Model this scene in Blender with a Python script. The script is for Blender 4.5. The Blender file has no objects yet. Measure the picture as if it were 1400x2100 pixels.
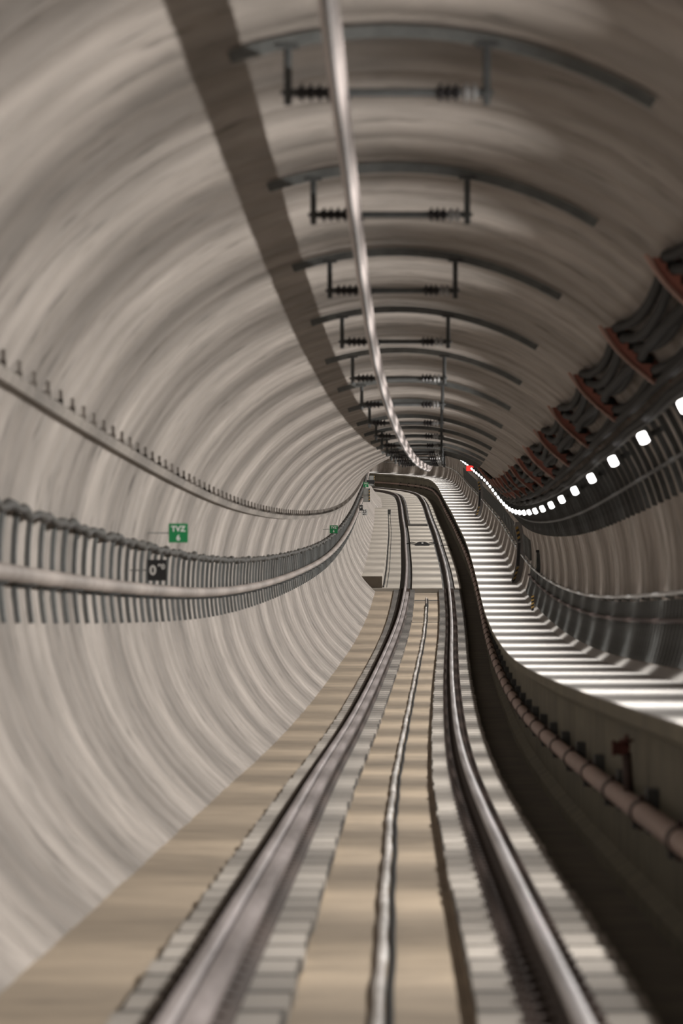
import bpy, bmesh, math, random
import numpy as np
from mathutils import Matrix, Vector
random.seed(7)
SC = bpy.context.scene
COL = SC.collection

# ------------------------------------------------------------------ camera, world, exposure
cam_d = bpy.data.cameras.new('camera'); cam = bpy.data.objects.new('camera', cam_d); COL.objects.link(cam)
cam_d.sensor_fit = 'VERTICAL'; cam_d.sensor_height = 36.0; cam_d.sensor_width = 24.0; cam_d.lens = 200.0
cam.location = (0, 0, 0); cam.rotation_euler = (math.pi/2, 0, 0)
cam_d.clip_start = 0.1; cam_d.clip_end = 2000
cam_d.dof.use_dof = True; cam_d.dof.focus_distance = 235.0; cam_d.dof.aperture_fstop = 4.5
SC.camera = cam
w = bpy.data.worlds.new('world'); SC.world = w; w.use_nodes = True
w.node_tree.nodes['Background'].inputs[0].default_value = (0.02, 0.019, 0.017, 1)
w.node_tree.nodes['Background'].inputs[1].default_value = 1.0
vs = SC.view_settings
vs.view_transform = 'Standard'; vs.look = 'None'; vs.gamma = 1.0; vs.use_curve_mapping = False
vs.exposure = 0.0
LAMP_W = 262.0         # watts leaving the front face of each tunnel luminaire
LAMP_DOWN_W = 18.0     # watts leaving its underside
LAMP_COL = (1.0, 0.965, 0.925)

# ------------------------------------------------------------------ alignment of the track (surveyed line)
KN = [0,20,40,60,80,100,130,160,190,220,250,280,310,335,350,365,380,400,430,480]
KH = [0.0695,0.0563,0.0146,0.2401,0.0859,0.0461,0.073,-0.1102,-0.1088,-0.1615,0.0617,-0.15,0.0598,0.0059,-0.2518,0.0411,-0.9686,-3.4213,-5.9198,-6.5]
KV = [-0.0926,-0.0507,0.1443,0.1117,0.4401,0.2578,0.1856,0.3863,0.2185,-0.1031,-0.0039,0.0535,0.1012,-0.0476,-0.2891,-0.0608,0.0333,-0.0498,0.1,0.0]
X0, Z0, H0, G0 = -0.04463, -1.42503, 0.0084817, -0.0202998
DT = 0.25
TA = np.arange(0, 480.01, DT)
def _I(v): return np.concatenate([[0], np.cumsum((v[1:]+v[:-1])/2*DT)])
HA = H0 + _I(np.interp(TA, KN, KH)/1000); GA = G0 + _I(np.interp(TA, KN, KV)/1000)
XA = X0 + _I(np.sin(HA)); YA = _I(np.cos(HA)); ZA = Z0 + _I(GA)
def line(t):
    if t < 0: return X0 + t*math.sin(H0), t*math.cos(H0), Z0 + t*G0, H0
    return (float(np.interp(t, TA, XA)), float(np.interp(t, TA, YA)), float(np.interp(t, TA, ZA)), float(np.interp(t, TA, HA)))
def W(t, a, b):
    x, y, z, h = line(t)
    return (x + a*math.cos(h), y - a*math.sin(h), z + b)
def frame(t, a=0, b=0):
    h = line(t)[3]
    return Matrix.Translation(W(t, a, b)) @ Matrix.Rotation(-h, 4, 'Z')
RC, ZC, RR = 0.02, 1.94, 2.87           # bore: centre offset, centre height over rail, radius
def wall(b, side, inset=0.0):
    r = RR - inset
    return RC + side*math.sqrt(max(r*r - (b-ZC)**2, 0))

# ------------------------------------------------------------------ materials
def nd(nt, kind, **kw):
    n = nt.nodes.new(kind)
    for k, v in kw.items(): setattr(n, k, v)
    return n
def mat(name, col, rough=0.7, metal=0.0, col2=None, scale=2.0, detail=5.0, spots=None, bump=0.0, bscale=20.0, rnd=0.0, spec=0.5, nrough=0.6, coords='Object', stretch=None):
    m = bpy.data.materials.new(name); m.use_nodes = True; nt = m.node_tree
    bs = nt.nodes['Principled BSDF']; L = nt.links.new
    bs.inputs['Base Color'].default_value = (*col, 1); bs.inputs['Roughness'].default_value = rough
    bs.inputs['Metallic'].default_value = metal; bs.inputs['Specular IOR Level'].default_value = spec
    tc = nd(nt, 'ShaderNodeTexCoord'); vec = tc.outputs[coords]
    if stretch:
        mp = nd(nt, 'ShaderNodeMapping'); mp.inputs['Scale'].default_value = stretch; L(vec, mp.inputs[0]); vec = mp.outputs[0]
    out = None
    if col2:
        n = nd(nt, 'ShaderNodeTexNoise'); n.inputs['Scale'].default_value = scale; n.inputs['Detail'].default_value = detail; n.inputs['Roughness'].default_value = nrough
        L(vec, n.inputs['Vector'])
        r = nd(nt, 'ShaderNodeValToRGB'); r.color_ramp.elements[0].position = 0.33; r.color_ramp.elements[1].position = 0.67
        r.color_ramp.elements[0].color = (*col2, 1); r.color_ramp.elements[1].color = (*col, 1)
        L(n.outputs[0], r.inputs[0]); out = r.outputs[0]
    if spots:
        sc, lo, hi, dark = spots
        n = nd(nt, 'ShaderNodeTexNoise'); n.inputs['Scale'].default_value = sc; n.inputs['Detail'].default_value = 3.0
        L(vec, n.inputs['Vector'])
        r = nd(nt, 'ShaderNodeMapRange'); r.inputs[1].default_value = lo; r.inputs[2].default_value = hi; r.inputs[3].default_value = 1.0; r.inputs[4].default_value = dark
        L(n.outputs[0], r.inputs[0])
        mx = nd(nt, 'ShaderNodeVectorMath', operation='SCALE'); L(out, mx.inputs[0]); L(r.outputs[0], mx.inputs[3]); out = mx.outputs[0]
    if rnd:
        oi = nd(nt, 'ShaderNodeObjectInfo'); r = nd(nt, 'ShaderNodeMapRange')
        r.inputs[3].default_value = 1-rnd; r.inputs[4].default_value = 1+rnd; L(oi.outputs['Random'], r.inputs[0])
        mx = nd(nt, 'ShaderNodeVectorMath', operation='SCALE'); L(r.outputs[0], mx.inputs[3])
        if out is not None: L(out, mx.inputs[0])
        else: mx.inputs[0].default_value = col
        out = mx.outputs[0]
    if out is not None: L(out, bs.inputs['Base Color'])
    if bump:
        n = nd(nt, 'ShaderNodeTexNoise'); n.inputs['Scale'].default_value = bscale; n.inputs['Detail'].default_value = 4.0; L(vec, n.inputs['Vector'])
        b = nd(nt, 'ShaderNodeBump'); b.inputs['Strength'].default_value = bump; b.inputs['Distance'].default_value = 0.02
        L(n.outputs[0], b.inputs['Height']); L(b.outputs[0], bs.inputs['Normal'])
    return m
def emit(name, col, strength):
    m = bpy.data.materials.new(name); m.use_nodes = True; bs = m.node_tree.nodes['Principled BSDF']
    bs.inputs['Base Color'].default_value = (*col, 1); bs.inputs['Emission Color'].default_value = (*col, 1)
    bs.inputs['Emission Strength'].default_value = strength
    m.cycles.emission_sampling = 'NONE'
    return m
M = {}
M['lining'] = mat('lining_concrete', (0.335, 0.300, 0.270), 0.9, col2=(0.222, 0.199, 0.178), scale=1.0, detail=4, nrough=0.5, spots=(2.6, 0.60, 0.72, 0.58), bump=0.25, bscale=9, rnd=0.06, spec=0.3)
M['floor'] = mat('track_slab_concrete', (0.315, 0.25, 0.178), 0.85, col2=(0.215, 0.17, 0.121), scale=0.8, spots=(1.7, 0.58, 0.72, 0.75), bump=0.2)
M['farfloor'] = mat('far_slab_concrete', (0.31, 0.28, 0.24), 0.85, col2=(0.25, 0.225, 0.19), scale=0.6, bump=0.2)
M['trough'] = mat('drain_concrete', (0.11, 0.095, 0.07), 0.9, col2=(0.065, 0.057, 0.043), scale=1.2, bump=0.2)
M['plinth'] = mat('plinth_concrete', (0.31, 0.28, 0.245), 0.9, col2=(0.235, 0.213, 0.188), scale=2.2, bump=0.3, rnd=0.12)
M['plinthbase'] = mat('plinth_joint_dark', (0.065, 0.057, 0.049), 0.9, col2=(0.04, 0.035, 0.03), scale=5)
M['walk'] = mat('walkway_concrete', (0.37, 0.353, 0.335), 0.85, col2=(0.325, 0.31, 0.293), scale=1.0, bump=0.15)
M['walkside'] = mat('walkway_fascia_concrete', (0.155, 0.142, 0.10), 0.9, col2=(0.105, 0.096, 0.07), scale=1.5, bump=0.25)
M['railtop'] = mat('polished_rail_steel', (0.42, 0.40, 0.40), 0.42, 0.9, col2=(0.28, 0.262, 0.26), scale=7)
M['railmatte'] = mat('dull_rail_steel', (0.30, 0.265, 0.26), 0.55, 0.3, col2=(0.20, 0.175, 0.17), scale=5, stretch=(6, 0.3, 1))
M['railrust'] = mat('rusted_rail_steel', (0.075, 0.052, 0.042), 0.8, 0.1, col2=(0.035, 0.026, 0.023), scale=14)
M['bootshade'] = mat('black_boot_and_shade', (0.028, 0.025, 0.023), 0.8, col2=(0.05, 0.045, 0.04), scale=6)  # rubber in the recesses; also colours the shadow strips along the nearer rails
M['bar'] = mat('conductor_aluminium', (0.50, 0.445, 0.425), 0.55, 0.05, col2=(0.40, 0.355, 0.34), scale=6)
M['galv'] = mat('galvanised_steel', (0.165, 0.172, 0.168), 0.7, 0.1, col2=(0.115, 0.122, 0.120), scale=9)
M['galvdark'] = mat('dark_galvanised_steel', (0.085, 0.088, 0.088), 0.8, 0.0, col2=(0.06, 0.063, 0.063), scale=9)
M['black'] = mat('black_rubber_and_shade', (0.009, 0.0085, 0.008), 0.8, spec=0.2)
M['bundle'] = mat('black_cable_jacket', (0.018, 0.017, 0.015), 0.75, col2=(0.05, 0.045, 0.037), scale=3.0)
M['conduit'] = mat('dusty_conduit', (0.29, 0.25, 0.225), 0.7, col2=(0.20, 0.17, 0.15), scale=2.5)
M['tray'] = mat('dusty_tray_steel', (0.22, 0.195, 0.17), 0.75, 0.0, col2=(0.14, 0.122, 0.105), scale=4)
M['pipe'] = mat('brown_primed_pipe', (0.30, 0.205, 0.17), 0.6, col2=(0.23, 0.155, 0.13), scale=5)
M['band'] = mat('dark_pipe_coupling', (0.05, 0.03, 0.026), 0.7)
M['red'] = mat('red_brown_fibreglass', (0.36, 0.12, 0.085), 0.6, col2=(0.27, 0.10, 0.07), scale=6)
M['valve'] = mat('red_valve_paint', (0.075, 0.016, 0.012), 0.6)
M['lens'] = emit('lamp_lens', (1.0, 0.97, 0.95), 6.0)
M['lensoff'] = mat('unlit_lens', (0.75, 0.75, 0.75), 0.4)
M['redlamp'] = emit('red_sign_face', (1.0, 0.035, 0.03), 1.4)
M['green'] = mat('green_sign_paint', (0.0, 0.19, 0.055), 0.55)
M['white'] = mat('white_sign_paint', (0.72, 0.72, 0.70), 0.55)
M['sheet'] = mat('pale_sign_sheet', (0.6, 0.59, 0.57), 0.5)
M['ink'] = mat('black_sign_paint', (0.012, 0.012, 0.014), 0.5)
M['yellow'] = mat('hazard_yellow', (0.34, 0.22, 0.06), 0.7)
M['cabinet'] = mat('grey_cabinet_paint', (0.30, 0.31, 0.30), 0.55, col2=(0.25, 0.26, 0.25), scale=6)
M['doorgrey'] = mat('grey_frame_paint', (0.20, 0.19, 0.185), 0.6, col2=(0.16, 0.15, 0.145), scale=5)
M['insul'] = mat('dark_insulator', (0.022, 0.020, 0.022), 0.35)
M['insulpale'] = mat('pale_insulator', (0.30, 0.30, 0.30), 0.3)
M['wrap'] = mat('silver_wrapped_cable', (0.58, 0.55, 0.52), 0.4, 0.2, col2=(0.22, 0.20, 0.18), scale=3, stretch=(1, 0.5, 1))
M['benchshade'] = mat('shaded_bench_concrete', (0.10, 0.078, 0.056), 0.85, col2=(0.075, 0.058, 0.042), scale=3)  # bench concrete darkened, the front face's shade put into its colour
M['rail'] = mat('handrail_galvanised', (0.50, 0.51, 0.51), 0.45, 0.3, col2=(0.40, 0.41, 0.41), scale=8)
M['slat'] = mat('dull_grey_slat', (0.19, 0.2, 0.2), 0.75, col2=(0.115, 0.122, 0.122), scale=5)
M['bench'] = mat('bench_concrete', (0.40, 0.36, 0.31), 0.85, col2=(0.31, 0.28, 0.24), scale=1.5, bump=0.2)

# ------------------------------------------------------------------ helpers
def tag(o, label=None, cat=None, group=None, kind=None):
    if label: o['label'] = label
    if cat: o['category'] = cat
    if group: o['group'] = group
    if kind: o['kind'] = kind
    return o
def link(name, me, parent=None, mw=None, m=None):
    o = bpy.data.objects.new(name, me); COL.objects.link(o)
    if m is not None and me is not None and not me.materials: me.materials.append(M[m] if isinstance(m, str) else m)
    if mw is not None: o.matrix_world = mw
    if parent is not None: o.parent = parent
    return o
def empty(name, mw, label=None, cat=None, group=None, kind=None):
    o = bpy.data.objects.new(name, None); COL.objects.link(o); o.matrix_world = mw; o.empty_display_size = 0.1
    return tag(o, label, cat, group, kind)
def keep(child, parent, pmw):                # child built in world coordinates
    child.parent = parent; child.matrix_parent_inverse = pmw.inverted()
    return child
def mesh(name, v, f, smooth=False):
    me = bpy.data.meshes.new(name); me.from_pydata(v, [], f); me.validate()
    bm = bmesh.new(); bm.from_mesh(me); bmesh.ops.recalc_face_normals(bm, faces=bm.faces); bm.to_mesh(me); bm.free()
    if smooth: me.polygons.foreach_set('use_smooth', [True]*len(me.polygons))
    return me
def trange(t0, t1, step):
    n = max(1, int(math.ceil((t1-t0)/step))); return [t0+(t1-t0)*i/n for i in range(n+1)]
def sweep_mesh(name, prof, t0, t1, step=2.0, smooth=False):
    ts = trange(t0, t1, step); v = []; f = []
    pf = prof if callable(prof) else (lambda t: prof)
    n = len(pf(t0))
    for t in ts: v += [W(t, a, b) for a, b in pf(t)]
    for i in range(len(ts)-1):
        for j in range(n):
            k = (j+1) % n; f.append((i*n+j, i*n+k, (i+1)*n+k, (i+1)*n+j))
    f.append(tuple(range(n))); f.append(tuple((len(ts)-1)*n+j for j in range(n)))
    return mesh(name, v, f, smooth)
def sweep(name, prof, t0, t1, m, step=2.0, smooth=False, parent=None, pmw=None):
    o = link(name, sweep_mesh(name, prof, t0, t1, step, smooth), None, None, m)
    if parent: keep(o, parent, pmw)
    return o
def ring(r, n=10): return [(r*math.cos(2*math.pi*i/n), r*math.sin(2*math.pi*i/n)) for i in range(n)]
def tube(name, path, r, t0, t1, m, step=1.0, n=10, parent=None, pmw=None):
    rg = ring(r, n) if not callable(r) else None
    def pf(t):
        a, b = path(t) if callable(path) else path
        rr = rg if rg else ring(r(t), n)
        return [(a+p, b+q) for p, q in rr]
    return sweep(name, pf, t0, t1, m, step, True, parent, pmw)
class MB:                                    # local mesh collector (x right, y along, z up)
    def __init__(s): s.v = []; s.f = []
    def add(s, v, f):
        o = len(s.v); s.v += [tuple(p) for p in v]; s.f += [tuple(i+o for i in q) for q in f]; return s
    def box(s, x0, x1, y0, y1, z0, z1):
        v = [(x, y, z) for z in (z0, z1) for x, y in ((x0, y0), (x1, y0), (x1, y1), (x0, y1))]
        return s.add(v, [(0,3,2,1),(4,5,6,7),(0,1,5,4),(1,2,6,5),(2,3,7,6),(3,0,4,7)])
    def cyl(s, p0, p1, r, n=10, r1=None):
        p0 = Vector(p0); p1 = Vector(p1); d = (p1-p0).normalized(); r1 = r if r1 is None else r1
        u = d.orthogonal().normalized(); w_ = d.cross(u); v = []
        for p, q in ((p0, r), (p1, r1)):
            v += [p + q*(math.cos(2*math.pi*i/n)*u + math.sin(2*math.pi*i/n)*w_) for i in range(n)]
        return s.add(v, [(i, (i+1) % n, n+(i+1) % n, n+i) for i in range(n)] + [tuple(range(n))[::-1], tuple(range(n, 2*n))])
    def prism(s, pts, y0, y1):               # polygon in x,z extruded along y
        n = len(pts); v = [(x, y0, z) for x, z in pts] + [(x, y1, z) for x, z in pts]
        return s.add(v, [(i, (i+1) % n, n+(i+1) % n, n+i) for i in range(n)] + [tuple(range(n))[::-1], tuple(range(n, 2*n))])
    def done(s, name, smooth=False, bevel=0.0):
        me = mesh(name, s.v, s.f)
        if bevel:
            bm = bmesh.new(); bm.from_mesh(me); bmesh.ops.bevel(bm, geom=bm.edges[:], offset=bevel, segments=2, affect='EDGES'); bm.to_mesh(me); bm.free()
        if smooth: me.polygons.foreach_set('use_smooth', [True]*len(me.polygons))
        return me
_mc = {}
def part(name, me, parent, m): return link(name, me, parent, None, m)
def text_mesh(txt, size, cx=0.0, cz=0.0, y=0.0, bold=0.004):
    cu = bpy.data.curves.new('lettering', 'FONT'); cu.body = txt; cu.size = size; cu.align_x = 'CENTER'; cu.align_y = 'CENTER'; cu.offset = bold; cu.extrude = 0.0015
    ob = bpy.data.objects.new('lettering', cu); COL.objects.link(ob)
    bpy.context.view_layer.update()
    me = bpy.data.meshes.new_from_object(ob.evaluated_get(bpy.context.evaluated_depsgraph_get()))
    bpy.data.objects.remove(ob); bpy.data.curves.remove(cu)
    for v in me.vertices: v.co = (v.co.x+cx, y-v.co.z, v.co.y+cz)
    return me

# ================================================================== STRUCTURE
RING = 1.56
wl = empty('wall_lining', Matrix.Identity(4), 'round bore lined with pale grey concrete rings', None, None, 'structure')
NSEG = 72
def ring_mesh(t0, t1, dr, rough_in=True):
    v = []; f = []; g = 0.012
    tt = [t0, t0+0.015, t0+0.03, (t0+t1)/2, t1-0.03, t1-0.015, t1]
    rr = [RR+0.014, RR+0.014, RR+dr, RR+dr, RR+dr, RR+0.014, RR+0.014]
    if not rough_in: tt = trange(t0, t1, 2.0); rr = [RR]*len(tt)
    for t, r in zip(tt, rr):
        for i in range(NSEG):
            an = 2*math.pi*i/NSEG
            v.append(W(t, RC + r*math.cos(an), ZC + r*math.sin(an)))
    for i in range(len(tt)-1):
        for j in range(NSEG):
            k = (j+1) % NSEG; f.append((i*NSEG+j, i*NSEG+k, (i+1)*NSEG+k, (i+1)*NSEG+j))
    me = bpy.data.meshes.new('lining_ring'); me.from_pydata(v, [], f)
    me.polygons.foreach_set('use_smooth', [True]*len(me.polygons)); me.materials.append(M['lining'])
    return me
t = 17.0
link('lining_entrance', ring_mesh(-22.0, t, 0, False), wl)
while t < 462:
    link('lining_ring', ring_mesh(t, t+RING, random.uniform(-0.004, 0.004)), wl); t += RING
T_END = t
T_STEP = 198.5
# near track floor
sweep('floor', [(-2.4,-0.262),(-1.16,-0.275),(-0.43,-0.275),(-0.428,-0.325),(0.403,-0.325),(0.405,-0.275),(1.18,-0.275),(1.19,-0.42),(2.3,-0.42),(2.3,-0.9),(-2.4,-0.9)], -22, T_STEP, 'floor', 2.0)
fo = bpy.data.objects['floor']; tag(fo, 'tan concrete track floor between the nearer rail plinths', None, None, 'structure')
far = sweep('floor', [(-2.6,-0.17),(-0.965,-0.17),(-0.965,-0.25),(-0.535,-0.25),(-0.535,-0.17),(0.535,-0.17),(0.535,-0.25),(0.965,-0.25),(0.965,-0.17),(1.19,-0.17),(1.19,-0.42),(2.3,-0.42),(2.3,-0.9),(-2.6,-0.9)], T_STEP, T_END, 'farfloor', 2.0)
tag(far, 'pale flush concrete slab around the rails past the step', None, None, 'structure')
for s in (-1, 1):
    keep(sweep('rail_recess', [(s*0.75-0.21,-0.252),(s*0.75+0.21,-0.252),(s*0.75+0.21,-0.245),(s*0.75-0.21,-0.245)], T_STEP, T_END, 'bootshade', 2.0), far, Matrix.Identity(4))
keep(sweep('raised_panel', [(-0.40,-0.2),(0.50,-0.2),(0.50,-0.09),(-0.40,-0.09)], 298, T_END, 'farfloor', 2.0), far, Matrix.Identity(4))
keep(sweep('panel_edge', [(-0.40,-0.18),(0.50,-0.18),(0.50,-0.088),(-0.40,-0.088)], 297.6, 298.0, 'bootshade'), far, Matrix.Identity(4))
keep(sweep('panel_gap', [(-0.50,-0.18),(-0.40,-0.18),(-0.40,-0.088),(-0.50,-0.088)], 297.6, T_END, 'bootshade'), far, Matrix.Identity(4))
# joint line across near floor, drain floor
for tj in (170.0, 190.5): keep(sweep('floor_joint', [(-0.425,-0.33),(0.40,-0.33),(0.40,-0.318),(-0.425,-0.318)], tj, tj+0.5, 'plinthbase'), fo, Matrix.Identity(4))
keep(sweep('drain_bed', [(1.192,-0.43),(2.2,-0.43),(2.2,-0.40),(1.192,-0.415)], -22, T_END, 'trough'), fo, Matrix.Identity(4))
# plinths with blocks
PITCH = 1.3
for s, a0, a1, nm in ((-1, -1.15, -0.43, 'left'), (1, 0.405, 1.17, 'right')):
    pl = empty('rail_plinth', frame(18, s*0.79, -0.3), 'long plinth of pale blocks with dark joints under the ' + ('rail beside the curved wall' if s < 0 else 'rail beside the drain'), None, None, 'structure')
    keep(sweep('plinth_base', [(a0,-0.3),(a1,-0.3),(a1,-0.2165),(a0,-0.2165)], -20, T_STEP, 'plinthbase', 2.0), pl, pl.matrix_world)
    ws = a1-a0
    bme = MB().box(-ws/2, ws/2, 0.0, 0.80, -0.08, 0.0).done('plinth_block', bevel=0.002)
    bme.materials.append(M['plinth'])
    t = 17.0 - PITCH*12
    while t < T_STEP-1.4:
        o = link('plinth_block', bme); o.matrix_world = frame(t, (a0+a1)/2 + random.uniform(-0.012, 0.012), -0.214)
        keep(o, pl, pl.matrix_world); t += PITCH
# walkway
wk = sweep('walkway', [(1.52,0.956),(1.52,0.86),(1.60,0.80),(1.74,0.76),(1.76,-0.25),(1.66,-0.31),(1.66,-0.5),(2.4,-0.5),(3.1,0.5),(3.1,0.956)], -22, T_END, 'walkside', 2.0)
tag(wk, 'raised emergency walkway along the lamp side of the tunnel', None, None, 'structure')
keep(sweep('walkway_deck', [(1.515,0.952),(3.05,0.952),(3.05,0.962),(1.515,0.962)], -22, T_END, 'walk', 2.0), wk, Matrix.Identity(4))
# low bench beyond the step, along the curved wall
bn = sweep('concrete_bench', [(-2.6,-0.3),(-1.57,-0.3),(-1.57,0.24),(-2.6,0.24)], T_STEP+0.5, 324, 'bench', 2.0)
tag(bn, 'low concrete bench at the foot of the curved wall', None, None, 'structure')
keep(sweep('bench_end_shade', [(-2.55,-0.3),(-1.575,-0.3),(-1.575,0.235),(-2.55,0.235)], T_STEP+0.42, T_STEP+0.5, 'benchshade'), bn, Matrix.Identity(4))  # thin dark panel that paints shade onto the front of the bench
keep(sweep('bench_edge_shade', [(-1.55,-0.2),(-1.51,-0.2),(-1.51,-0.14),(-1.55,-0.14)], T_STEP+1, 324, 'black', 2.0), bn, Matrix.Identity(4))  # black strip drawn as the shadow line along the bench's side
keep(sweep('bench_strip', [(-1.42,-0.2),(-1.405,-0.2),(-1.405,-0.155),(-1.42,-0.155)], T_STEP+1, 335, 'galvdark', 2.0), bn, Matrix.Identity(4))

# ================================================================== RAILS
def shift(prof, da): return [(a+da, b) for a, b in prof]
HEAD = [(-0.035,-0.038),(-0.036,-0.012),(-0.028,-0.002),(0,0),(0.028,-0.002),(0.036,-0.012),(0.035,-0.038)]
BODY = [(-0.034,-0.036),(-0.009,-0.052),(-0.009,-0.135),(-0.068,-0.155),(-0.068,-0.168),(0.068,-0.168),(0.068,-0.155),(0.009,-0.135),(0.009,-0.052),(0.034,-0.036)]
def la(t): return -0.80 + 0.05*min(1, max(0, (t-150)/50))
clipm = MB().box(-0.17,0.17,-0.09,0.09,-0.05,-0.002).box(-0.115,-0.05,-0.045,0.045,-0.002,0.035).box(0.05,0.115,-0.045,0.045,-0.002,0.035).cyl((-0.14,0,-0.01),(-0.14,0,0.04),0.018,6).cyl((0.14,0,-0.01),(0.14,0,0.04),0.018,6).done('rail_fastener')
clipm.materials.append(M['railrust'])
for nm, pf, lab in (('rail', la, 'running rail with worn bright top on the curved wall side'), ('rail', lambda t: 0.75, 'running rail with narrow bright top beside the drain')):
    rt = empty('rail', frame(16, pf(16), -0.17), lab, 'rail')
    tp = sweep('rail_head', lambda t, pf=pf: shift(HEAD, pf(t)), -20, T_END, 'railmatte' if pf is la else 'railtop', 1.0, True); keep(tp, rt, rt.matrix_world)
    keep(sweep('rail_web', lambda t, pf=pf: shift(BODY, pf(t)), -20, T_END, 'railrust', 1.0), rt, rt.matrix_world)
    keep(sweep('rail_shade_strip', lambda t, pf=pf: [(pf(t)-0.125,-0.213),(pf(t)+0.125,-0.213),(pf(t)+0.115,-0.190),(pf(t)-0.115,-0.190)], -20, T_STEP, 'bootshade', 1.0), rt, rt.matrix_world)  # black strip painted in for the shadow beside the rail body
    t = 9.5
    while t < T_STEP-0.5:
        o = link('rail_fastener', clipm); o.matrix_world = frame(t, pf(t), -0.168); keep(o, rt, rt.matrix_world); t += 0.65
gr = empty('restraining_rail', frame(16, -0.69, -0.17), 'second guard rail close inside the rail by the curved wall', 'rail')
ga = lambda t: la(t) + 0.107
keep(sweep('guard_head', lambda t: shift([(-0.050,-0.04),(-0.050,-0.004),(0,0.001),(0.048,-0.004),(0.048,-0.04)], ga(t)), -20, 190, 'railmatte', 1.0), gr, gr.matrix_world)
keep(sweep('guard_web', lambda t: shift([(-0.033,-0.04),(-0.02,-0.13),(0.085,-0.15),(0.085,-0.168),(-0.03,-0.168),(-0.03,-0.16),(0.03,-0.06),(0.033,-0.04)], ga(t)), -20, 190, 'railrust', 1.0), gr, gr.matrix_world)

# centre cable on the floor
cb = empty('floor_cable', frame(15, -0.03, -0.3), 'silver wrapped cable lying along the middle of the tan floor', 'cable')
def cpath(t): return (-0.03 + 0.004*math.sin(t*0.45) + 0.003*math.sin(t*1.3), -0.292)
tube('cable_sheath', cpath, lambda t: 0.030 + 0.004*math.sin(t*2.1), -20, 184, 'wrap', 0.6, 8, cb, cb.matrix_world)
tube('cable_end', cpath, 0.042, 183, 186, 'black', 0.5, 8, cb, cb.matrix_world)
tube('cable_lead', (-0.03, -0.30), 0.022, 186, 192.8, 'conduit', 0.5, 8, cb, cb.matrix_world)
ck = empty('floor_cable', frame(15, 0.035, -0.31), 'thin dark cable hugging the silver wrapped cable on the floor', 'cable')
tube('cable_sheath', lambda t: (cpath(t)[0]+0.058, -0.308), 0.016, -20, 192, 'black', 0.6, 6, ck, ck.matrix_world)

# ================================================================== LUMINAIRES
LA, LB = 2.317, 3.22
ang = math.radians(27)                       # lens axis points inward and down
nx, nz = -math.cos(ang), -math.sin(ang)
ux, uz = nz, -nx                             # across the lens
def lp(d, u): return (d*nx + u*ux, d*nz + u*uz)
def rbox(d0, d1, u0, u1, c):                 # rounded rectangle in the lens frame
    pts = []
    for (d, u, a0) in ((d1-c, u1-c, 0), (d0+c, u1-c, 90), (d0+c, u0+c, 180), (d1-c, u0+c, 270)):
        for k in range(4):
            an = math.radians(a0+30*k); pts.append(lp(d + c*math.cos(an), u + c*math.sin(an)))
    return pts
lens_me = MB().prism(rbox(-0.036, 0.036, -0.056, 0.056, 0.024), -0.25, 0.25).done('lens')
hous_me = MB().prism(rbox(-0.075, -0.033, -0.062, 0.062, 0.012), -0.28, 0.28).done('housing')
arm_me = MB().prism([lp(-0.09,-0.03), lp(-0.34,-0.03), lp(-0.34,0.03), lp(-0.09,0.03)], -0.05, 0.05).done('mounting_arm')
OFF = set()
lamp_light = bpy.data.lights.new('lamp_light', 'AREA'); lamp_light.shape = 'RECTANGLE'; lamp_light.size = 0.08; lamp_light.size_y = 0.44
lamp_light.spread = math.radians(156); lamp_light.energy = LAMP_W; lamp_light.color = LAMP_COL
down_light = bpy.data.lights.new('down_light', 'AREA'); down_light.shape = 'RECTANGLE'; down_light.size = 0.05; down_light.size_y = 0.44
down_light.energy = LAMP_DOWN_W; down_light.color = LAMP_COL; down_light.spread = math.radians(95)
lens_off = lens_me.copy()
for k in range(-8, 51):
    t = 45.0 + 7.8*k
    off = k in OFF
    e = empty('tunnel_lamp', frame(t, LA, LB), 'unlit box lamp among the glowing tunnel lamps' if off else 'glowing white box lamp in the row along the tunnel wall', 'lamp', 'unlit tunnel lamps' if off else 'tunnel wall lamps')
    part('lens', lens_off if off else lens_me, e, 'lensoff' if off else 'lens'); hg = part('housing', hous_me, e, 'galvdark'); part('mounting_arm', arm_me, hg, 'galvdark')
    if not off:
        lo = bpy.data.objects.new('lamp_light', lamp_light); COL.objects.link(lo); lo.parent = e
        zax = Vector((-nx, 0, -nz)); yax = Vector((0, 1, 0)); xax = yax.cross(zax)
        R = Matrix((xax, yax, zax)).transposed().to_4x4()
        lo.matrix_local = Matrix.Translation((0.039*nx, 0, 0.039*nz)) @ R
        dl = bpy.data.objects.new('down_light', down_light); COL.objects.link(dl); dl.parent = e; dl.location = (-0.03, 0, -0.062); dl.rotation_euler = (0, math.radians(18), 0)

# ================================================================== OVERHEAD CONDUCTOR AND HANGERS
def stag(t): return float(np.interp(t, [-20, 31, 60, 80, 100, 120, 145, 200, 260, 320, 480], [-0.28, -0.26, -0.22, -0.16, -0.09, -0.02, 0.12, 0.15, -0.05, -0.2, -0.2]))
CZ = 4.30
BARP = [(-0.012,-0.055),(0.012,-0.055),(0.020,-0.035),(0.040,-0.02),(0.040,0.0),(0.026,0.012),(0.026,0.088),(0.046,0.093),(0.046,0.100),(-0.046,0.100),(-0.046,0.093),(-0.026,0.088),(-0.026,0.012),(-0.040,0.0),(-0.040,-0.02),(-0.020,-0.035)]
cbm = empty('conductor_bar', frame(0, stag(0), CZ), 'long pale aluminium overhead conductor bar hung under the crown', 'conductor bar')
keep(sweep('bar_profile', lambda t: [(a+stag(t), b+CZ) for a, b in BARP], -20, T_END, 'bar', 1.0), cbm, cbm.matrix_world)
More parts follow.
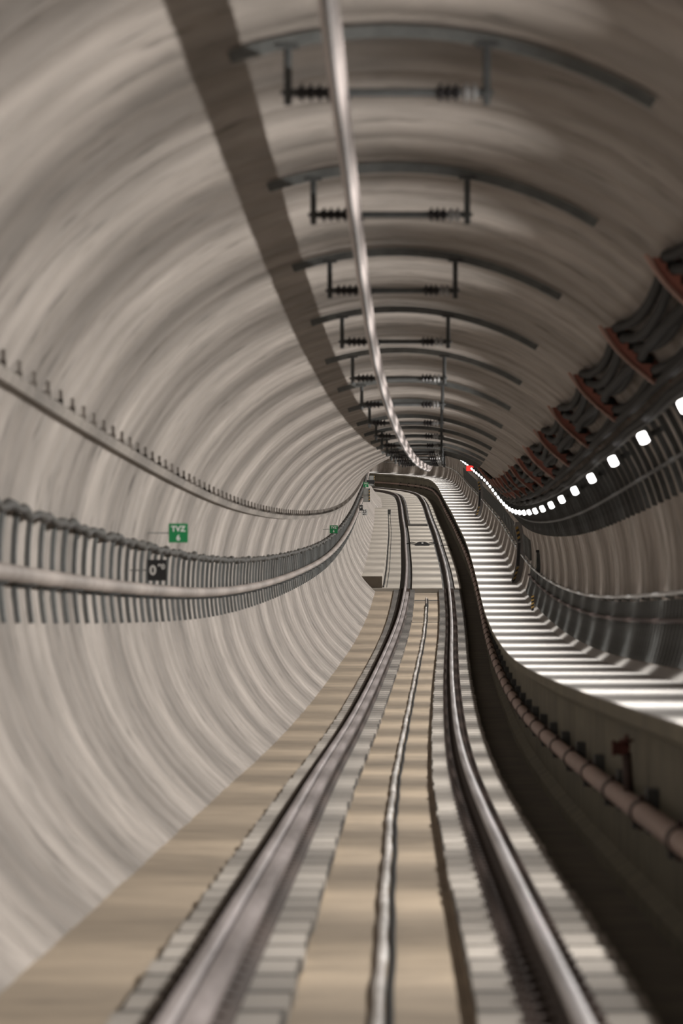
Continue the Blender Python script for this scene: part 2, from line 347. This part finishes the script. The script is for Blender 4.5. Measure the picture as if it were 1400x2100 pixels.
keep(sweep('contact_wire', lambda t: [(a+stag(t), b+CZ-0.06) for a, b in ring(0.008, 6)], -20, T_END, 'galvdark', 1.0), cbm, cbm.matrix_world)
joint_me = MB().box(-0.032,0.032,-0.22,0.22,-0.008,0.046).done('joint_plate')
t = 27.0
while t < 180:
    o = link('joint_plate', joint_me, None, None, 'bar'); o.matrix_world = frame(t, stag(t), CZ+0.005); keep(o, cbm, cbm.matrix_world); t += 11.7
HB = 0.55; BZ = 4.42
def archm():
    mb = MB(); r0, r1 = RR-0.02, RR-0.085; n = 22
    a0, a1 = math.radians(-18.5), math.radians(31)
    pts = [(RC + r0*math.sin(a0+(a1-a0)*i/n), ZC + r0*math.cos(a0+(a1-a0)*i/n)) for i in range(n+1)]
    pin = [(RC + r1*math.sin(a0+(a1-a0)*i/n), ZC + r1*math.cos(a0+(a1-a0)*i/n)) for i in range(n+1)]
    for i in range(n):
        v = []
        for y in (-0.05, 0.05): v += [(p[0], y, p[1]-BZ) for p in (pts[i], pts[i+1], pin[i+1], pin[i])]
        f = [(0,1,5,4),(2,3,7,6),(0,3,2,1),(4,5,6,7)]
        if i == 0: f.append((0,4,7,3))
        if i == n-1: f.append((1,2,6,5))
        mb.add(v, f)
    return mb.done('arch_channel')
arch_me = archm()
def postm(s):
    zt = ZC + math.sqrt((RR-0.075)**2 - (s*HB-RC)**2) - BZ
    return MB().cyl((s*HB,0,-0.07),(s*HB,0,zt+0.03),0.022,8).cyl((s*HB,0,-0.012),(s*HB,0,0.012),0.04,8).box(s*HB-0.06,s*HB+0.06,-0.06,0.06,zt-0.012,zt+0.012).done('drop_post')
post_me = {s: postm(s) for s in (-1, 1)}
rod_me = MB().cyl((-HB,0,0),(HB,0,0),0.024,8).done('cross_rod')
def insm(x0, x1, rs):
    mb = MB().cyl((x0,0,0),(x1,0,0),0.028,10); n = rs
    for i in range(n):
        x = x0 + (x1-x0)*(i+0.5)/n; mb.cyl((x-0.012,0,0),(x+0.004,0,0),0.036,12,0.055).cyl((x+0.004,0,0),(x+0.012,0,0),0.055,12,0.05)
    return mb.done('insulator')
insl = insm(-0.50,-0.30,4); insr = insm(0.27,0.40,3); insr2 = insm(0.41,0.50,2)
clampm = MB().box(-0.055,0.055,-0.05,0.05,-0.019,0.02).box(-0.06,-0.047,-0.05,0.05,-0.04,0.0).box(0.047,0.06,-0.05,0.05,-0.04,0.0).done('bar_clamp')
t = 31.5 - 9.2*3
k = 0
while t < 445:
    e = empty('overhead_hanger', frame(t, 0, BZ), 'dark steel arch hanger with cross rod and insulators under the crown', 'hanger', 'overhead conductor hangers')
    part('arch_channel', arch_me, e, 'galv'); cr = part('cross_rod', rod_me, e, 'galvdark')
    for s in (-1, 1): part('drop_post', post_me[s], e, 'galvdark')
    part('insulator', insl, cr, 'insul'); part('insulator', insr, cr, 'insul'); tag(part('insulator', insr2, cr, 'insulpale'), 'pale ribbed insulator')
    c = part('bar_clamp', clampm, e, 'galvdark'); c.location.x = stag(t)
    t += 9.2; k += 1

# ================================================================== CURVED (LEFT) WALL: trays, conduit, cables
# upper tray with clips
ut = empty('cable_tray', frame(30, -2.55, 3.1), 'slim dusty tray with upright clips high on the curved wall', 'cable tray')
def toff(z, side, inset): return wall(z, side, inset)
keep(sweep('tray_channel', [(wall(3.085,-1,0.0),3.085),(wall(3.085,-1,0.085),3.08),(wall(3.155,-1,0.085),3.155),(wall(3.155,-1,0.0),3.155)], -20, T_END, 'tray', 1.5), ut, ut.matrix_world)
cz = wall(3.2, -1, 0.05)
clip_me = MB().box(-0.09,0.022,-0.02,0.02,-0.06,0.0).box(-0.013,0.013,-0.02,0.02,-0.05,0.07).done('tray_clip'); clip_me.materials.append(M['tray'])
t = 36.9 - RING*20
while t < 440:
    o = link('tray_clip', clip_me); o.matrix_world = frame(t, cz, 3.2); keep(o, ut, ut.matrix_world); t += RING
# lower conduit rack: support bars, conduit
lr = empty('conduit_rack', frame(30, -2.8, 1.5), 'row of grey steel wall bars carrying a thick dusty conduit', 'conduit rack')
def barm(z0, z1, side, d, name, wd=0.045):
    mb = MB(); n = 8; zr = (z0+z1)/2
    for i in range(n):
        za, zb = z0+(z1-z0)*i/n, z0+(z1-z0)*(i+1)/n
        v = [(wall(z, side, q), y, z-zr) for y in (-wd, wd) for z, q in ((za, 0.005), (zb, 0.005), (zb, d), (za, d))]
        f = [(0,1,5,4),(2,3,7,6),(1,2,6,5),(0,4,7,3),(0,3,2,1),(4,5,6,7)]
        mb.add(v, f)
    me = mb.done(name); return me, zr
lb_me, lzr = barm(1.50, 2.36, -1, 0.042, 'support_bar'); lb_me.materials.append(M['galv'])
t = 41.1 - RING*24
while t < 440:
    o = link('support_bar', lb_me); o.matrix_world = frame(t, 0, lzr); keep(o, lr, lr.matrix_world); t += RING
ca = wall(1.86, -1, 0.042+0.066)
tube('conduit', (ca, 1.86), 0.066, -20, T_END, 'conduit', 1.5, 12, lr, lr.matrix_world)
cs_me = MB().box(-0.1,0.085,-0.03,0.03,-0.09,-0.067).done('conduit_saddle'); cs_me.materials.append(M['galvdark'])
t = 41.1 - RING*5
while t < 200:
    o = link('conduit_saddle', cs_me); o.matrix_world = frame(t, ca, 1.86); keep(o, lr, lr.matrix_world); t += RING*2
# black cable bundle on the top of the bars
tb = empty('cable_bundle', frame(30, -2.75, 2.33), 'lumpy black cable bundle strapped along the tops of the wall bars', 'cable')
def bpath(t): return (wall(2.34, -1, 0.09 + 0.012*math.sin(2.3*t)), 2.335 + 0.018*math.sin(4.03*t) + 0.012*math.sin(1.7*t))
tube('cable_sheath', bpath, lambda t: 0.036 + 0.009*math.sin(3.1*t+1), -20, T_END, 'bundle', 0.4, 8, tb, tb.matrix_world)

# signs on the curved wall
def sign(name, t, a, b, wd, ht, m, label, cat, group=None, texts=(), rot=0.0, tm='white'):
    e = empty(name, frame(t, a, b), label, cat, group)
    pl_ = part('sign_plate', MB().box(-wd/2, wd/2, -0.006, 0.006, -ht/2, ht/2).done('sign_plate', bevel=0.003), e, m)
    wa = wall(b, -1 if a < 0 else 1, -0.03) - a
    part('wall_bracket', MB().box(min(wa, 0), max(wa, 0), 0.006, 0.03, -0.006, 0.006).done('wall_bracket'), e, 'galv')
    for tx, sz, cx, cz_ in texts:
        part('lettering', text_mesh(tx, sz, cx, cz_, -0.008, sz*0.03), pl_, tm)
    return e
tv = [('TVZ', 0.085, 0, 0.045), ('6', 0.085, 0, -0.055)]
sign('zone_sign', 63.8, -2.45, 2.50, 0.215, 0.215, 'green', 'larger green square TVZ 6 sign standing above the black mile marker', 'sign', None, tv)
sign('zone_sign', 154.5, -2.45, 2.67, 0.215, 0.215, 'green', 'green square TVZ 6 sign alone above the black cable bundle', 'sign', None, tv)
sign('zone_sign', 240.9, -2.45, 2.80, 0.215, 0.215, 'green', 'tiny far green sign above the striped cabinet', 'sign', None, tv)
sign('mile_marker', 60.8, -2.55, 2.06, 0.205, 0.225, 'ink', 'black mile marker plate with pale figures on the wall bars', 'sign', None, [('0', 0.14, -0.045, -0.005), ('90', 0.075, 0.045, 0.035)])
sign('mile_marker', 225.0, -2.55, 2.12, 0.14, 0.22, 'ink', 'small far black marker plate above the 25 speed sign', 'sign', None, [('0', 0.09, -0.02, 0.01), ('8', 0.05, 0.035, 0.03)])
sign('speed_sign', 229.0, -2.44, 1.86, 0.26, 0.25, 'sheet', 'pale speed limit sign reading 25 on the curved wall', 'sign', None, [('25', 0.17, 0, 0.035), ('MPH', 0.075, 0, -0.08)], tm='ink')
def hazard(e, x0, x1, z0, z1, y, n, slope=0.04):
    h_ = (z1-z0)/n
    for i in range(n):
        za = z0 + i*h_; pts = [(x0, za), (x1, za+slope), (x1, min(za+slope+h_, z1+slope)), (x0, za+h_)]
        part('hazard_stripe', MB().prism(pts, y-0.006, y+0.012).done('hazard_stripe'), e, 'yellow' if i % 2 else 'ink')
def cabinet(t, a, b, wd, ht, label, n):
    e = empty('equipment_cabinet', frame(t, a, b), label, 'cabinet')
    body = part('cabinet_body', MB().box(-wd, 0, 0, 0.9, -ht/2, ht/2).done('cabinet_body', bevel=0.01), e, 'cabinet')
    dr = part('cabinet_door', MB().box(-wd+0.03, -0.07, -0.012, 0.0, -ht/2+0.03, ht/2-0.03).done('cabinet_door'), e, 'cabinet')
    part('door_handle', MB().box(-0.10, -0.085, -0.03, -0.012, -0.05, 0.05).done('door_handle'), dr, 'ink')
    for y in (0.2, 0.7): part('mounting_arm', MB().box(-0.44, -wd+0.02, y-0.02, y+0.02, -0.13, -0.09).done('mounting_arm'), e, 'galv')
    hazard(body, -0.055, 0.0, -ht/2, ht/2-0.03, -0.01, n, 0.03)
    return e
cabinet(256.0, -2.35, 2.12, 0.31, 0.62, 'grey wall cabinet with yellow and black edge below the far green sign', 9)
cabinet(322.0, -2.30, 1.80, 0.32, 0.56, 'far grey wall cabinet with striped edge at the bend', 8)
jb = empty('junction_box', frame(275.0, -2.28, 2.45), 'small black box on the curved wall near the striped cabinet', 'box')
part('box_body', MB().box(-0.33,0.06,0,0.2,-0.08,0.10).done('box_body', bevel=0.008), jb, 'ink'); part('box_lid', MB().box(-0.05,0.05,-0.012,0,-0.1,0.1).done('box_lid'), jb, 'ink')
mk = empty('marker_rod', frame(331.0, -2.02, -0.17), 'white leaning marker rod with red tip at the foot of the curved wall', 'rod')
part('rod_shaft', MB().cyl((-0.26,0,0.42),(0.03,0,0.05),0.014,8).done('rod_shaft'), mk, 'white')
part('rod_tip', MB().cyl((0.02,0,0.02),(0.07,0,0.09),0.03,8).done('rod_tip'), mk, 'valve')
part('rod_foot', MB().cyl((0.04,0,0.0),(0.04,0,0.04),0.02,8).done('rod_foot'), mk, 'galvdark')

# ================================================================== LAMP (RIGHT) WALL
# cable brackets and sagging cables high on the wall
def redm():
    mb = MB(); n = 7; z0, z1 = 3.56, 4.02
    for i in range(n):
        za, zb = z0+(z1-z0)*i/n, z0+(z1-z0)*(i+1)/n
        da, db = 0.13+0.06*math.sin(math.pi*i/n), 0.13+0.06*math.sin(math.pi*(i+1)/n)
        v = [(wall(z, 1, q)-LBX, y, z-3.7) for y in (-0.03, 0.03) for z, q in ((za, 0.005), (zb, 0.005), (zb, db), (za, da))]
        mb.add(v, [(0,1,5,4),(2,3,7,6),(1,2,6,5),(0,4,7,3),(0,3,2,1),(4,5,6,7)])
    return mb.done('bracket_web')
LBX = wall(3.7, 1)
red_me = redm()
def flangem():
    mb = MB(); n = 7; z0, z1 = 3.54, 4.04
    for i in range(n):
        za, zb = z0+(z1-z0)*i/n, z0+(z1-z0)*(i+1)/n
        da, db = 0.13+0.06*math.sin(math.pi*i/n), 0.13+0.06*math.sin(math.pi*(i+1)/n)
        v = [(wall(z, 1, q)-LBX, y, z-3.7) for y in (-0.06, 0.06) for z, q in ((za, da), (zb, db), (zb, db+0.02), (za, da+0.02))]
        mb.add(v, [(0,1,5,4),(2,3,7,6),(1,2,6,5),(0,4,7,3),(0,3,2,1),(4,5,6,7)])
    return mb.done('bracket_flange')
flange_me = flangem()
pink = mat('lit_flange_fibreglass', (0.42, 0.25, 0.205), 0.65, col2=(0.34, 0.20, 0.16), scale=5)  # paler copy of the red-brown, light on the flange edge put into colour
bolt_me = MB().box(-0.05,0.05,-0.07,0.07,-0.03,0.03).done('saddle')
t = 48.5 - 9.2*6
while t < 420:
    e = empty('cable_bracket', frame(t, LBX, 3.7), 'red brown cable bracket above the lamps holding black cables', 'bracket', 'red cable brackets above the lamps')
    bw = part('bracket_web', red_me, e, 'red'); part('bracket_flange', flange_me, e, pink)
    for zz in (3.62, 3.74, 3.86, 3.96):
        o = part('saddle', bolt_me, bw, 'black'); o.location = (wall(zz, 1, 0.07)-LBX, -0.10, zz-3.7)
    t += 9.2
for i, zz in enumerate((3.47, 3.57, 3.67, 3.77, 3.86, 3.95, 4.03)):
    ph = 0.05*(i % 3)
    def rp(t, zz=zz, i=i):
        u = ((t-48.5)/9.2) % 1.0
        sg = 4*u*(1-u)
        z = zz - (0.05+0.025*(i % 3) + (0.07 if i > 3 else 0))*sg
        return (wall(z, 1, 0.06 + 0.015*(i % 2) + (0.05+0.05*(i % 2))*sg), z)
    cc = empty('power_cable', frame(20, *rp(20)), 'thick black power cable sagging between the red brackets', 'cable', 'sagging power cables above the lamps')
    tube('cable_sheath', rp, 0.044, -20, T_END, 'black', 0.8, 8, cc, cc.matrix_world)
# grey bars and conduits behind / under the lamps
rr_ = empty('lamp_rack', frame(25, 2.6, 3.0), 'row of dark steel wall bars with conduit behind and under the lamps', 'conduit rack')
rb_me, rzr = barm(2.74, 3.42, 1, 0.06, 'support_bar', 0.05); rb_me.materials.append(M['galvdark'])
t = 30.6 - RING*17
while t < 420:
    o = link('support_bar', rb_me); o.matrix_world = frame(t, 0, rzr); keep(o, rr_, rr_.matrix_world); t += RING
for zz, r in ((3.02, 0.022), (3.40, 0.022)):
    tube('conduit', (wall(zz, 1, 0.06+r), zz), r, -20, T_END, 'galvdark', 1.5, 8, rr_, rr_.matrix_world)
# lower bars under the handrail on the nearer part
r2 = empty('low_rack', frame(25, 2.85, 1.4), 'row of close grey steel slats with a dark cable under the handrail', 'conduit rack')
qb_me, qzr = barm(1.07, 1.74, 1, 0.05, 'support_bar', 0.08); qb_me.materials.append(M['slat'])
t = 30.6 - RING*17
while t < 150:
    o = link('support_bar', qb_me); o.matrix_world = frame(t, 0, qzr); keep(o, r2, r2.matrix_world); t += RING/2
for zz, r, m_ in ((1.52, 0.03, 'band'),):
    tube('conduit', (wall(zz, 1, 0.045+r), zz), r, -20, 150, m_, 1.5, 8, r2, r2.matrix_world)
r3 = empty('far_rack', frame(150, 2.85, 2.1), 'row of grey steel wall bars over the handrail between the striped door frames', 'conduit rack')
pb_me, pzr = barm(1.86, 2.42, 1, 0.06, 'support_bar', 0.06); pb_me.materials.append(M['galv'])
t = 152.0
while t < 330:
    if 165 < t < 168.5 or 264.2 < t < 267.8: t += RING; continue
    o = link('support_bar', pb_me); o.matrix_world = frame(t, 0, pzr); keep(o, r3, r3.matrix_world); t += RING
# handrail
ha = wall(1.8, 1, 0.115)
hb_me = MB().cyl((0,0,-0.02),(0.115,0,-0.05),0.012,6).box(0.10,0.115,-0.04,0.04,-0.10,0.0).done('rail_bracket'); hb_me.materials.append(M['galv'])
for h0, h1, lab in ((-20, 165.2, 'long galvanised handrail over the grey slats on the walkway wall'), (168.6, 264.2, 'galvanised handrail between the two striped door frames'), (268, T_END, 'far galvanised handrail running past the second striped door frame into the bend')):
    hr = empty('handrail', frame(h0, ha, 1.8), lab, 'handrail')
    tube('rail_pipe', (ha, 1.8), 0.022, h0, h1, 'rail', 1.5, 10, hr, hr.matrix_world)
    t = h0 + 0.8
    while t < h1 - 1:
        o = link('rail_bracket', hb_me); o.matrix_world = frame(t, ha, 1.8); keep(o, hr, hr.matrix_world); t += 2*RING
# wall toe curb
tc_ = sweep('trim_1', [(2.62,0.955),(2.72,0.955),(2.80,1.06),(2.76,1.06)], -20, T_END, 'walk', 2.0); tag(tc_, 'pale curb at the foot of the walkway wall', None, None, 'structure')
# striped frames of cross passage doors
def doorframe(t, ln, label):
    a = 2.74
    e = empty('door_frame', frame(t, a, 0.962), label, 'door frame')
    H = 1.68
    def lean(z): return wall(0.962+z, 1, 0.20) - a
    zs = [0, 0.4, 0.8, 1.2, 1.45, H]
    pts = [(lean(z), z) for z in zs] + [(wall(0.962+z, 1, -0.03)-a, z) for z in reversed(zs)]
    fj = part('frame_jamb', MB().prism(pts, 0, 0.25).done('frame_jamb'), e, 'doorgrey')
    part('frame_jamb', MB().prism(pts, ln, ln+0.25).done('frame_jamb'), e, 'doorgrey')
    pts2 = [(wall(0.962+z, 1, 0.05)-a, z) for z in zs] + [(wall(0.962+z, 1, -0.03)-a, z) for z in reversed(zs)]
    part('door_leaf', MB().prism(pts2, 0.25, ln).done('door_leaf'), e, 'doorgrey')
    part('frame_head', MB().prism([(lean(H), H), (lean(H)+0.02, H+0.1), (wall(0.962+H+0.1, 1, -0.03)-a, H+0.1), (wall(0.962+H, 1, -0.03)-a, H)], 0, ln+0.25).done('frame_head'), e, 'doorgrey')
    for z0, z1, n, cols in ((0.02, 0.46, 6, ('ink', 'yellow')), (0.50, 1.18, 1, ('ink', 'ink')), (1.20, 1.62, 6, ('ink', 'yellow'))):
        for i in range(n):
            za, zb = z0+(z1-z0)*i/n, z0+(z1-z0)*(i+1)/n; sl = 0.05 if n > 1 else 0
            w0, w1 = -0.004, 0.075
            pts = [(lean(za)+w0, za), (lean(za)+w1, za+sl), (lean(zb)+w1, zb+sl), (lean(zb)+w0, zb)]
            part('hazard_stripe', MB().prism(pts, -0.012, 0.0).done('hazard_stripe'), fj, cols[i % 2])
    return e
doorframe(165.5, 2.4, 'nearer grey door frame with black and yellow striped edge on the walkway')
doorframe(264.7, 2.4, 'far grey door frame with black and yellow striped edge on the walkway')
# short striped post at walkway wall
sp = empty('hazard_post', frame(131.0, 2.62, 0.962), 'short dark striped post at the foot of the walkway wall', 'post')
part('post_body', MB().box(-0.03,0.03,-0.03,0.03,0,0.36).done('post_body'), sp, 'ink')
for i in range(4): part('hazard_stripe', MB().prism([(-0.033,0.05+0.08*i),(0.033,0.08+0.08*i),(0.033,0.12+0.08*i),(-0.033,0.09+0.08*i)], -0.036, -0.029).done('hazard_stripe'), sp, 'yellow')
tp_ = empty('tag_post', frame(137.0, wall(2.0, 1, 0.06), 1.95), 'small dark upright strip on the wall over the handrail', 'strip')
part('strip_body', MB().box(-0.03,0.12,-0.04,0.04,-0.35,0.30).done('strip_body'), tp_, 'galvdark'); part('strip_cap', MB().box(-0.045,0.10,-0.05,0.05,0.30,0.36).done('strip_cap'), tp_, 'ink')
# red sign in the lamp row
rs = empty('red_signal', frame(269.0, 2.30, 3.19), 'red glowing sign in the row of far white lamps', 'sign')
part('sign_body', MB().box(-0.17,0.17,0.0,0.10,-0.13,0.13).done('sign_body', bevel=0.01), rs, 'ink')
part('sign_face', MB().box(-0.165,0.165,-0.012,0.0,-0.125,0.125).done('sign_face'), rs, 'redlamp')
part('sign_bracket', MB().box(0.1,0.4,0.03,0.08,-0.02,0.02).done('sign_bracket'), rs, 'galvdark')

# standpipe along the drain with couplings
sp_ = empty('standpipe', frame(20, 1.616, 0.287), 'brown fire standpipe with dark couplings under the walkway edge', 'pipe')
PA, PB = 1.605, 0.29
tube('pipe_run', (PA, PB), 0.07, -20, T_END, 'pipe', 1.5, 14, sp_, sp_.matrix_world)
cp_me = MB().cyl((0,-0.11,0),(0,0.11,0),0.082,14).box(-0.02,0.02,-0.05,0.05,0.06,0.11).box(-0.02,0.02,-0.05,0.05,-0.11,-0.06).done('pipe_coupling'); cp_me.materials.append(M['band'])
sup_me = MB().box(-0.03,0.16,-0.05,0.05,-0.13,-0.085).box(0.06,0.15,-0.16,0.16,-0.16,0.13).done('pipe_support'); sup_me.materials.append(M['galvdark'])
t = 31.2 - 4.95*10
while t < 420:
    o = link('pipe_coupling', cp_me); o.matrix_world = frame(t, PA, PB); keep(o, sp_, sp_.matrix_world)
    o = link('pipe_support', sup_me); o.matrix_world = frame(t+0.8, PA, PB); keep(o, sp_, sp_.matrix_world)
    t += 4.95
hv = empty('hose_valve', frame(38.6, PA, PB), 'dark red hose valve on a short riser from the standpipe', 'valve')
part('riser', MB().cyl((0.02,0,0.05),(0.0,0,0.33),0.035,10).done('riser', True), hv, 'band')
vb = part('valve_body', MB().cyl((0.02,0,0.35),(-0.08,0,0.36),0.045,10).cyl((-0.08,0,0.36),(-0.10,0,0.36),0.055,10).done('valve_body'), hv, 'valve')
part('hand_wheel', MB().cyl((0.0,0,0.40),(0.0,0,0.42),0.05,12).cyl((0.0,0,0.34),(0.0,0,0.45),0.014,8).done('hand_wheel'), vb, 'valve')

# impedance bond between the rails
ib = empty('impedance_bond', frame(257.0, 0, -0.17), 'black track bond box with cable leads between the far rails', 'track equipment')
bc = part('bond_case', MB().prism([(-0.30,0),(0.30,0),(0.26,0.13),(0.12,0.17),(-0.12,0.17),(-0.26,0.13)], -0.45, 0.45).done('bond_case', bevel=0.01), ib, 'ink')
part('bond_lid', MB().box(-0.33,0.33,-0.5,-0.42,0.0,0.08).box(-0.33,0.33,0.42,0.5,0.0,0.08).done('bond_lid'), ib, 'ink')
part('bond_plate', MB().box(-0.03,0.05,-0.47,-0.452,0.09,0.14).done('bond_plate'), bc, 'sheet')
for s in (-1, 1):
    for y, z in ((-0.42, 0.05), (0.42, 0.11)):
        part('bond_lead', MB().cyl((s*0.28, y, z),(s*0.48, y, z+0.04),0.018,6).cyl((s*0.48, y, z+0.04),(s*0.715, y, 0.08),0.018,6).done('bond_lead'), ib, 'black')
ld = empty('bond_cable', frame(256.0, 0.80, -0.16), 'thin black bond cable crossing from the rail into the drain', 'cable')
part('cable_run', MB().cyl((0,0,0.02),(0.40,0.1,0.01),0.014,6).cyl((0.40,0.1,0.01),(0.52,0.2,-0.23),0.014,6).done('cable_run'), ld, 'black')
eb = empty('end_box', frame(324.5, -1.5, -0.17), 'dark end box where the low bench stops', 'box')
part('box_body', MB().box(-0.10,0.10,0,0.5,0,0.26).done('box_body', bevel=0.01), eb, 'galvdark'); part('box_lid', MB().box(-0.11,0.11,-0.01,0.51,0.26,0.28).done('box_lid'), eb, 'galvdark')
